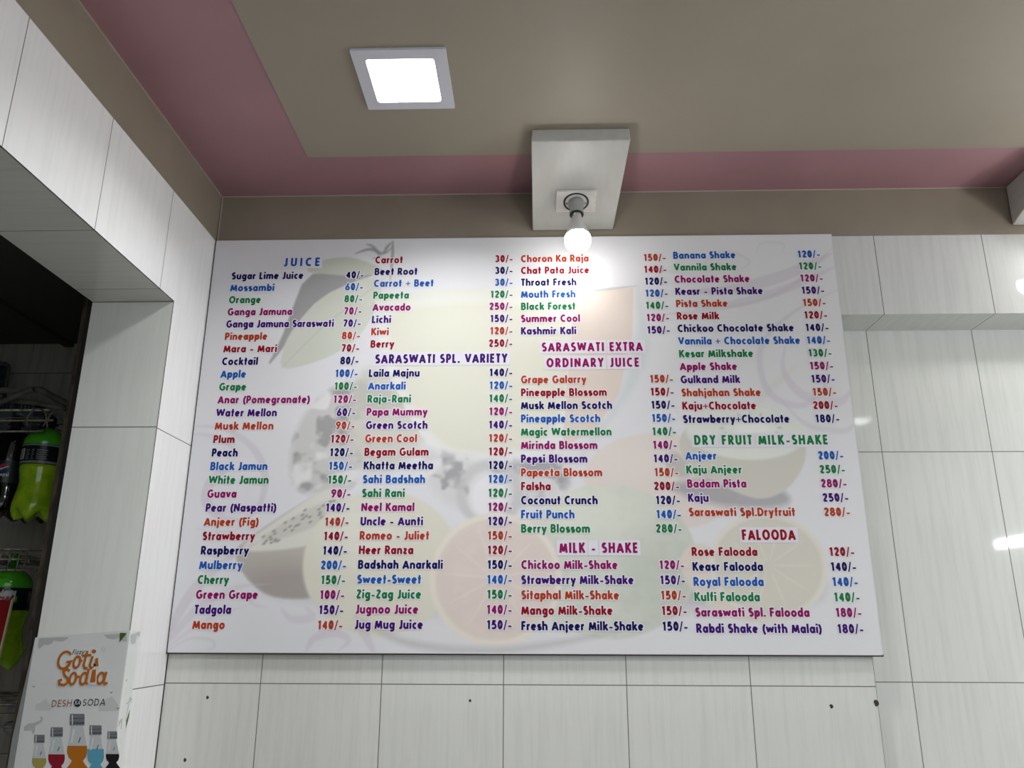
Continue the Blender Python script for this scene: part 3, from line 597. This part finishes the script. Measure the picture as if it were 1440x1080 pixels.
RUST=mat('print_rust',hexc('8a4026'),.4); LEAFP=mat('print_leaf',hexc('44602a'),.4); CLEARG=mat('print_clear_glass',hexc('bec2c2'),.4); CAPG=mat('print_cap_grey',hexc('74777a'),.4); CAPD=mat('print_cap_dark',hexc('54575a'),.4)
# clouds, skyline, elephant, birds
flat([[(185,88),(415,80),(405,95),(370,112)]+[(330,112),(300,105),(285,130),(250,142),(225,135),(215,150),(185,175),(178,150)]],'cloud',[GREYP])
flat([[(685,62),(862,52),(862,115),(830,112),(800,85),(760,95),(715,88)]],'cloud',[GREYP])
flat([[(165,600),(200,590),(245,548),(252,585),(275,600),(275,645),(165,645)],[(640,600),(700,560),(740,540),(790,600),(790,650),(640,650)]],'skyline',[GREYL],.0002)
flat([[(78,770),(110,745),(150,740),(180,728),(200,722),(208,705),(200,695),(212,690),(222,705),(215,728),(195,745),(165,762),(160,815),(145,820),(140,790),(110,795),(80,800)]],'elephant',[GREYP])
birds=[]
for u,v,s in ((148,465,1),(738,510,1),(788,630,1)):
    birds.append([(u-14*s,v-8),(u-6*s,v-3),(u,v+1),(u+7*s,v-4),(u+14*s,v-9),(u+7*s,v+2),(u,v+7),(u-7*s,v+2)])
flat(birds,'bird',[mat('print_bird',hexc('5a5f5e'),.4)])
flat([[(812,48),(866,50),(835,90),(808,122)]],'leaf',[LEAFP],.0008)
def ring(u,v,r,w_): 
    return wobble(u,v,r,r,20)+wobble(u,v,r-w_,r-w_,20)[::-1]
flat([ring(680,178,15,3)],'trade_mark',[GREYP])
# script logo
def script(parts, h, mi, name, pad=0, dy=.0008):
    m=MB()
    for st in parts:
        v,f=offset_line([zp(*q) for q in st],h+pad,pad)
        m.add([(q.x,PY_-dy-.00002*len(m.m)/40,q.y) for q in v],f,mi)
    return m
def O_(u,v,ru,rv,a0,a1,sl=.22,n=18):
    return [(u+ru*math.cos(math.radians(a0+(a1-a0)*i/n))-sl*rv*math.sin(math.radians(a0+(a1-a0)*i/n)), v+rv*math.sin(math.radians(a0+(a1-a0)*i/n))) for i in range(n+1)]
goti=[O_(385,262,48,66,-40,-300)+[(432,272),(398,278)],[(430,275),(420,300),(395,325),(365,338)],
      O_(478,278,24,44,0,360),[(500,262),(520,270)],
      [(560,190),(530,300),(540,325),(560,325)],[(520,228),(590,222)],
      [(600,230),(578,300),(584,325),(610,318)]]
soda=[[(425,345),(400,330),(376,352),(385,380),(410,405),(408,435),(380,455),(345,448),(345,420),(365,412)],
      O_(448,405,24,44,0,360),[(470,395),(500,388)],
      O_(530,405,24,44,0,360),[(570,330),(545,430),(560,448)],
      O_(660,402,25,42,0,360),[(705,352),(682,430),(690,445),(712,435)]]
dots=[wobble(610,193,17,15)]
m=script(goti+soda,.0031,0,'logo',.0011,.0006)
def addp(m,p,mi,dy):
    q=[zp(*a) for a in p]; m.add([(x,PY_-dy,z) for x,z in q][::-1],[tuple(range(len(q)))],mi)
for k,st in enumerate(goti+soda):
    v,f=offset_line([zp(*q) for q in st],.0028,0); m.add([(q.x,PY_-.0009-.00003*k,q.y) for q in v],f,1)
addp(m,dots[0],1,.0009)
# the small bottle drawn in place of the upright of the d
addp(m,[(615,245),(648,228),(648,262),(655,320),(632,325),(628,440),(605,455),(568,445),(585,340),(608,318)],0,.0014)
addp(m,[(620,252),(642,242),(642,268),(646,310),(612,315)],1,.0015); addp(m,[(596,338),(626,332),(620,432),(578,436)],1,.0015); addp(m,[(608,288),(622,288),(624,306),(608,310)],2,.0016)
m.build('logo_lettering',[PAPER,ORANGE,INKB],poster)
def ptext(s,u,v,sx,sz,h,matl,name,slant=0,track=.0006,rot=-.035):
    m=MB(); x0,z0=zp(u,v)
    lettering(m,s,lambda a,b:(x0+a,PY_-.0012,z0+b-rot*a),sx,sz,track,h,0,0,slant); return m.build(name,matl,poster)
ptext('Fizzy',440,218,.0138,.0105,.0006,[INKB],'small_lettering',.2,.0)
ptext('DESH',280,622,.0208,.0148,.00075,[RUST],'slogan_lettering',.05,.0006)
ptext('SODA',516,614,.0203,.0148,.00075,[INKB],'slogan_lettering',.05,.0006)
flat([wobble(482,590,28,29)],'round_badge',[NAVYP],.0010)
ptext('KA',461,604,.0095,.0090,.00055,[PAPER],'badge_lettering',.05,.0003)
# five printed bottles
def pbottle(u,v,s,liq,fill):
    cap=[(u-52*s,v),(u+52*s,v),(u+54*s,v+18*s),(u+52*s,v+84*s),(u-54*s,v+84*s),(u-54*s,v+18*s)]
    neck=[(u-40*s,v+84*s),(u+42*s,v+84*s),(u+58*s,v+180*s),(u+70*s,v+240*s),(u+70*s,v+290*s),(u+40*s,v+335*s),(u+48*s,v+350*s),(u+85*s,v+400*s),(u+90*s,v+700*s),(u-90*s,v+700*s),(u-85*s,v+400*s),(u-48*s,v+350*s),(u-40*s,v+335*s),(u-72*s,v+290*s),(u-72*s,v+240*s),(u-56*s,v+180*s)]
    fl=[(u-72*s,v+fill*s),(u+70*s,v+fill*s),(u+72*s,v+275*s),(u+62*s,v+310*s),(u+40*s,v+335*s),(u+48*s,v+352*s),(u+85*s,v+400*s),(u+88*s,v+700*s),(u-88*s,v+700*s),(u-85*s,v+400*s),(u-48*s,v+352*s),(u-40*s,v+335*s),(u-64*s,v+310*s),(u-74*s,v+275*s)]
    sh=[(u-30*s,v+110*s),(u-14*s,v+105*s),(u-36*s,v+210*s),(u-52*s,v+215*s)]
    sh2=[(u+5*s,v+205*s),(u+22*s,v+165*s),(u+26*s,v+172*s),(u+12*s,v+210*s)]
    bands=[[(u-53*s,v+32*s),(u+53*s,v+30*s),(u+53*s,v+36*s),(u-53*s,v+38*s)],[(u-53*s,v+60*s),(u+53*s,v+58*s),(u+53*s,v+72*s),(u-53*s,v+74*s)],[(u-40*s,v+8*s),(u-32*s,v+8*s),(u-32*s,v+78*s),(u-40*s,v+78*s)]]
    o=flat([neck,cap,fl,sh,sh2]+bands,'printed_bottle',[CLEARG,CAPG,liq,mat('print_gleam',hexc('cfd3d3'),.4),CAPD],.0006,[0,1,2,3,4,4,4,3])
for u,v,s,h,f,lb in ((197,828,.72,'a3964f',240,'printed bottle of pale yellow drink'),(326,772,.85,'8a1a2c',235,'printed bottle of red drink'),(617,758,.85,'5a9db5',205,'printed bottle of blue drink'),(742,802,.68,'1d1c20',245,'printed bottle of black drink'),(480,672,1.03,'b06a1c',230,'printed bottle of orange drink')):
    pbottle(u,v,s,mat('print_drink',hexc(h),.4),f)
# print on the strip that turns onto the left wall (plane x = 0)
def wflat(polys,name,mats):
    m=MB()
    for p in polys: m.add([(.0019,y,z) for y,z in p],[tuple(range(len(p)))])
    m.build(name,mats,poster)
wflat([[(JY+.001,.0175),(JY+.0463,.026),(-.1675,.013),(-.180,.018),(-.183,.0015),(-.196,-.002),(-.206,.004),(-.209,.013)]],'cloud',[GREYP])
wflat([[(-.179,-.165),(-.168,-.142),(-.168,-.158),(-.176,-.182)]],'leaf',[LEAFP])
palm=[[(-.183,-.166),(-.181,-.166),(-.176,-.124),(-.178,-.124)]]
for a in (20,65,110,160,200,-20): palm.append([(-.177,-.124),(-.177+.016*math.cos(math.radians(a))*1.1,-.124+.010*math.sin(math.radians(a))-.002),(-.177+.009*math.cos(math.radians(a+18)),-.124+.009*math.sin(math.radians(a+18)))])
wflat(palm+[[(-.212,-.175),(-.212,-.163),(-.198,-.157),(-.196,-.18),(-.200,-.18),(-.201,-.164)]],'palm_tree',[GREYP])
wflat([[(-.207,-.076),(-.203,-.079),(-.199,-.074),(-.203,-.082)]],'bird',[mat('print_bird_grey',hexc('7a7f7e'),.4)])

# ------------------------------------------------------------------ bottle rack in the dim store
RUSTY=mottle(mat('rusty_steel',(.10,.075,.05),.7,.3), (.13,.10,.075), (.05,.038,.028), 60, .35, .65, stretch=(1,1,.3))
WIRE=mottle(mat('worn_rack_wire',(.22,.21,.18),.45,.4), (.45,.42,.36), (.18,.165,.13), 40)
WIREL=mottle(mat('chipped_white_wire',(.5,.48,.42),.45), (.62,.60,.52), (.22,.20,.16), 70, .35, .6)
rack=thing('bottle_rack','rusty steel and wire bottle rack standing in the dim opening at left','rack',(-.45,.1,FL))
m=MB(); m.box(-.2415,-.2275,-.200,-.196,FL,.966); m.box(-.2415,-.2375,-.196,-.18,FL,.966); m.build('post',RUSTY,rack)
MB().box(-.2275,JX-.0008,-.205,-.17,FL,.966).build('gap_shade_strip',EDGE,rack)  # black strip drawing the shade in the gap between post and jamb
for x,y in ((-.98,-.19),(-.98,.42),(-.245,.42)):
    MB().box(x-.012,x+.012,y-.012,y+.012,FL,.966).build('post',RUSTY,rack)
def tier(zr, mats_front, name='shelf'):
    for dz,matx,x1 in mats_front:
        MB().tube([(-.97,.05,zr+dz),(x1,.05,zr+dz)],.0032,8).build('rail',matx,rack)
    m=MB()
    for y in (.12,.20,.28,.36): m.tube([(-.97,y,zr+.012),(-.252,y,zr+.012)],.0022,6)
    for i in range(9):
        x=-.95+i*.085; m.tube([(x,.05,zr+.006),(x,.40,zr+.006)],.0016,6)
    m.tube([(-.97,.41,zr+.012),(-.252,.41,zr+.012)],.003,6)
    m.build('wire_grid',WIRE,rack)
    MB().tube([(-.97,-.19,zr-.01),(-.97,.42,zr-.01)],.004,6).build('side_rail',RUSTY,rack)
    MB().tube([(-.24,-.18,zr+.05),(-.24,.42,zr+.05)],.004,6).build('side_rail',RUSTY,rack)
tier(.600,((.016,WIREL,-.44),(-.014,WIRE,-.425),(-.045,WIRE,-.445)))
tier(.208,((.024,WIRE,-.425),(-.002,WIRE,-.425),(-.03,WIRE,-.40)))
tier(-.165,((.012,WIRE,-.30),(-.012,WIRE,-.30),(-.04,WIRE,-.30)))
for cx,cz in ((-.472,.588),(-.414,.582)):
    a=[(cx+.027*math.cos(t),.048,cz+.031*math.sin(t)) for t in [math.radians(d) for d in range(-40,225,15)]]
    MB().tube(a,.0026,8).build('neck_loop',WIRE,rack)
for cx in (-.50,-.45):
    MB().tube([(cx+.025*math.cos(math.radians(d)),.048,.196+.03*math.sin(math.radians(d))) for d in range(0,181,15)],.0024,8).build('neck_loop',WIRE,rack)
for x in (-.505,-.48,-.455,-.435):
    MB().tube([(x,.047,.175),(x+.004,.047,.232)],.0022,6).build('upright_wire',WIRE,rack)
# coarse curved tubes lying across the upper tier
for k,(pts,r,nm) in enumerate((([(-.95,.3,.735),(-.77,.3,.748),(-.64,.3,.750),(-.575,.3,.715),(-.30,.3,.60)],.010,'lower'),([(-.95,.27,.70),(-.76,.27,.692),(-.644,.27,.742)],.009,'b'),([(-.95,.32,.725),(-.766,.32,.722),(-.66,.32,.712),(-.56,.32,.69)],.008,'c'))):
    lb=('grey bent pipe arching over the boxes on the rack','grey straight pipe leaning up to the arch on the rack','thin grey pipe lying behind the leaning pipe on the rack')[k]
    tag(MB().tube(pts,r,10).build('pipe',mottle(mat('grey_pipe',(.14,.135,.12),.5), (.32,.30,.26),(.16,.15,.13),25)),lb,'pipe','pipes on the rack')
BOXM=mat('blue_grey_carton',(.13,.14,.17),.6); BOXL=mat('carton_print',(.03,.03,.035),.6)
for x0,x1,lb in ((-.80,-.742,'blue-grey carton with dark marks on the rack, left one'),(-.728,-.672,'blue-grey carton on the rack behind the white rail, right one')):
    t=thing('carton',lb,'box',((x0+x1)/2,.37,.615),'cartons on the rack')
    MB().box(x0,x1,.335,.395,.615,.722).build('body',BOXM,t,bevel=.003)
    m=MB()
    for i in range(4): m.box(x0+.006+i*.012,x0+.010+i*.012,.3335,.335,.688,.712)
    m.build('marking',BOXL,t)
# basket high on the store wall side
t=thing('mesh_basket','dark blue mesh basket standing high at the left edge of the opening','basket',(-.90,.40,.62))
m=MB()
for i in range(12):
    x=-1.02+i*.018
    m.tube([(x,.385,.76),(x,.385,.862)],.0016,5)
for j in range(9): m.tube([(-1.03,.385,.765+j*.012),(-.815,.385,.765+j*.012)],.0016,5)
m.box(-1.03,-.815,.387,.389,.76,.862); m.build('mesh_side',mat('blue_mesh',(.02,.03,.05),.5),t)
m=MB(); m.tube([(-1.03,.385,.865),(-.83,.385,.865),(-.815,.385,.852),(-.810,.385,.66),(-.83,.385,.62),(-1.03,.385,.62)],.006,8,closed=True); m.build('rim',mat('basket_rim',(.10,.095,.08),.6),t)
# ---- bottles hung by their necks
GREEN=mat('green_bottle_plastic',hexc('5cc832'),.12,spec=.6,coat=.4)
LIQ=mat('lime_drink',hexc('8fbe12'),.10,spec=.6,coat=.6)
mottle(LIQ,hexc('c4ec30'),hexc('a0d022'),26,.35,.6)
for m_ in (GREEN,LIQ):
    b_=m_.node_tree.nodes['Principled BSDF']; b_.inputs['Subsurface Weight'].default_value=.35; b_.inputs['Subsurface Radius'].default_value=(.03,.05,.01)
CAPGRN=mat('green_screw_cap',hexc('2f8a26'),.35); LABEL=mat('dark_label_film',hexc('20262a'),.25); LABELG=mat('label_grey_print',hexc('8b9090'),.3); LABELW=mat('label_white_print',hexc('dcdcd8'),.3); LABRED=mat('label_red_print',hexc('b0161c'),.3); LABGRN=mat('label_green_print',hexc('4fa326'),.3)
COLA=mat('dark_cola_bottle',(.006,.005,.005),.12,coat=.5); BLUEC=mat('label_blue_print',hexc('143c8c'),.3)
def bottle(x,y,z,name_label,body_m,dome_m,cap_m,H=.262,R=.056,group=None,lab=(.58,.80),front=None,shoulder=None):
    """z: underside of the feet; H: feet to the top of the dome; neck and cap go on above"""
    t=thing('soda_bottle',name_label,'bottle',(x,y,z),group)
    foot=lambda a,h: 1 if h>H*.16 else 1-(.16-h/H)*1.1*(1+math.cos(5*a+.6))
    pr=[(R*.30,.012),(R*.62,.002),(R*.80,.0),(R*.93,H*.04),(R*1.02,H*.10),(R*1.03,H*.17),(R*.97,H*.25),(R*.90,H*.33),(R*.87,H*.40),(R*.90,H*.47),(R*.96,H*.54),(R*.965,H*.60)]
    m=MB(); o=(x,y,z)
    m.lathe(pr,o,n=60,dipf=lambda a,h: .011*(1-math.cos(5*a+.6))*max(0,1-h/(H*.17)),cap=True); b=m.build('body',body_m,t)
    m=MB(); m.lathe([(R*.965,H*.60),(R*.965,lab[1]*H+.001),(R*.985,H*.82),(R*.95,H*.87),(R*.82,H*.92),(R*.6,H*.965),(R*.36,H*.995),(R*.27,H*1.005)],o,n=40); m.build('shoulder',dome_m,t)
    m=MB(); m.lathe([(R*.25,H*1.003),(R*.25,H*1.045),(R*.40,H*1.047),(R*.40,H*1.055),(R*.25,H*1.057),(R*.25,H*1.068)],o,n=24); m.build('neck',cap_m,t)
    m=MB(); m.lathe([(R*.29,H*1.07),(R*.30,H*1.075),(R*.30,H*1.14),(R*.26,H*1.15)],o,n=24); m.build('cap',cap_m,t)
    m=MB(); rl=R*.975; m.lathe([(rl,lab[0]*H),(rl,lab[1]*H)],o,n=40,cap=False); l=m.build('label',LABEL,t)
    def cyl(dr): return lambda a,h: (x+(rl+dr)*math.sin(a), y-(rl+dr)*math.cos(a), z+h)
    if front: front(l,cyl,H,lab)
    return t
def patch(par,cyl,a0,a1,h0,h1,matl,name,dr=.0006,sl=0):
    m=MB(); n=8; f=cyl(dr); v=[]
    for i in range(n+1):
        a=a0+(a1-a0)*i/n; v+=[f(a,h0+sl*(a-a0)),f(a,h1+sl*(a-a0))]
    m.add(v,[(2*i,2*i+2,2*i+3,2*i+1) for i in range(n)]); return m.build(name,matl,par)
def back_label(l,cyl,H,lab):
    h0,h1=lab[0]*H,lab[1]*H
    patch(l,cyl,-.88,-.42,h0+.014,h0+.044,LABELW,'barcode_panel')
    for i in range(5): patch(l,cyl,-.80,-.50,h0+.018+i*.0048,h0+.0198+i*.0048,LABEL,'barcode_bar',.0009)
    patch(l,cyl,-1.1,1.2,h0+.002,h0+.009,LABELG,'print_band'); patch(l,cyl,-1.1,1.2,h1-.006,h1-.001,LABELG,'print_band')
    for a,b in ((-.33,-.12),(-.02,.1),(.22,.7)):
        for k in range(5): patch(l,cyl,a,b-.04*(k%2),h0+.0135+k*.006,h0+.016+k*.006,LABELG,'small_print')
def front_label(l,cyl,H,lab):
    h0,h1=lab[0]*H,lab[1]*H
    patch(l,cyl,-1.2,1.0,h0+.002,h0+.018,LABGRN,'green_band',sl=.008)
    for s,matl,u0,hh,sz,sx,th in (('Mountain',LABELW,-.42,.039,.0125,.0150,.0012),('DEW',LABRED,-.25,.014,.021,.0270,.0026)):
        if s=='DEW': patch(l,cyl,-.40,.92,h0+.011,h0+.0365,LABELW,'white_flash',.0006,sl=.010)
        m=MB(); f=cyl(.0011); R_=.0546
        lettering(m,s,lambda u,w_:f(u0+u/R_, h0+hh-.006+w_+.008*(u/R_)),sx,sz,.0006,th,0,0,.25); m.build('brand_lettering',matl,l)
def cola_label(l,cyl,H,lab):
    h=(lab[0]+lab[1])/2*H; f=cyl(.001)
    def disc(c,fn,matl,name):
        m=MB(); pts=[q for q in c]; m.add([f(a,hh) for a,hh in pts],[tuple(range(len(pts)))]); m.build(name,matl,l)
    r=.0135; k=r/.0546; A0=.36
    circ=lambda a0,a1: [(A0+k*math.cos(math.radians(a)),h+.008+r*math.sin(math.radians(a))) for a in np.linspace(a0,a1,13)]
    disc(circ(25,200),0,LABRED,'emblem_red'); disc(circ(205,380),0,BLUEC,'emblem_blue')
    patchp=circ(200,207)[::12]+[(A0-.3*k,h+.006)]+circ(18,27)[::12]+[(A0+.3*k,h+.011)]
    disc([(A0-.98*k,h+.0035),(A0-.2*k,h+.005),(A0+.3*k,h+.010),(A0+.95*k,h+.0125),(A0+.9*k,h+.0155),(A0+.2*k,h+.013),(A0-.3*k,h+.009),(A0-.95*k,h+.0065)],0,LABELW,'emblem_white')
    m=MB(); lettering(m,'pepsi',lambda u,w_:f(A0-.25+u/.0546,h-.014+w_),.0125,.0105,.0004,.0009,0); m.build('brand_lettering',LABELW,l)
GB='green soda bottles hanging in the rack'
bottle(-.478,.12,.315,'lime green soda bottle hanging on the upper rack tier, back label showing',LIQ,GREEN,BLACK,R=.058,front=back_label,group=GB)
bottle(-.513,.12,-.075,'lime green soda bottle on the lower rack tier, white and red logo in front',LIQ,GREEN,CAPGRN,R=.058,front=front_label,group=GB)
bottle(-.445,.24,-.07,'lime green soda bottle on the lower rack tier, squeezed behind its neighbour at the post',LIQ,GREEN,CAPGRN,R=.058,front=front_label,group=GB)
bottle(-.588,.14,.32,'dark cola bottle with round red and blue emblem, left of the green bottle',COLA,COLA,BLACK,R=.052,front=cola_label,group='dark cola bottles in the rack',lab=(.38,.62))
bottle(-.585,.27,.33,'dark cola bottle in the second row, behind the gap of the upper tier',COLA,COLA,BLACK,R=.052,group='dark cola bottles in the rack',lab=(.38,.62))
# pale packets on the lowest tier
for x,z,lb in ((-.412,-.163,'pale packet lying on top of another on the lowest rack tier'),(-.410,-.205,'pale packet under another on the lowest rack tier')):
    o=MB().box(x-.022,x+.016,.07,.13,z-.016,z+.008).build('packet',mottle(mat('pale_packet',(.3,.3,.29),.6),(.42,.42,.40),(.22,.22,.21),30),bevel=.004)
    tag(o,lb,'packet','packets on the rack')
# red card standing before the lower bottle
t=thing('red_sign_card','red sign card with cream edge standing before the lower green bottle','sign',(-.47,-.02,-.2))
RED=mottle(mat('card_red',hexc('9e1a1e'),.4),hexc('a81c20'),hexc('7c1c1c'),8)
MB().prism([(-.60,-.05),(-.416,-.05),(-.4085,.098),(-.60,.112)],-.021,-.018).build('panel',RED,t)
MB().prism([(-.4185,-.05),(-.414,-.05),(-.4045,.1005),(-.409,.1005)],-.0222,-.017).build('edge',mat('card_cream_edge',hexc('cdbf9c'),.5),t)
MB().box(-.60,-.59,-.020,-.016,-.165,-.04).build('leg',RUSTY,t)
MB().box(-.44,-.43,-.020,-.016,-.165,-.04).build('leg',RUSTY,t)
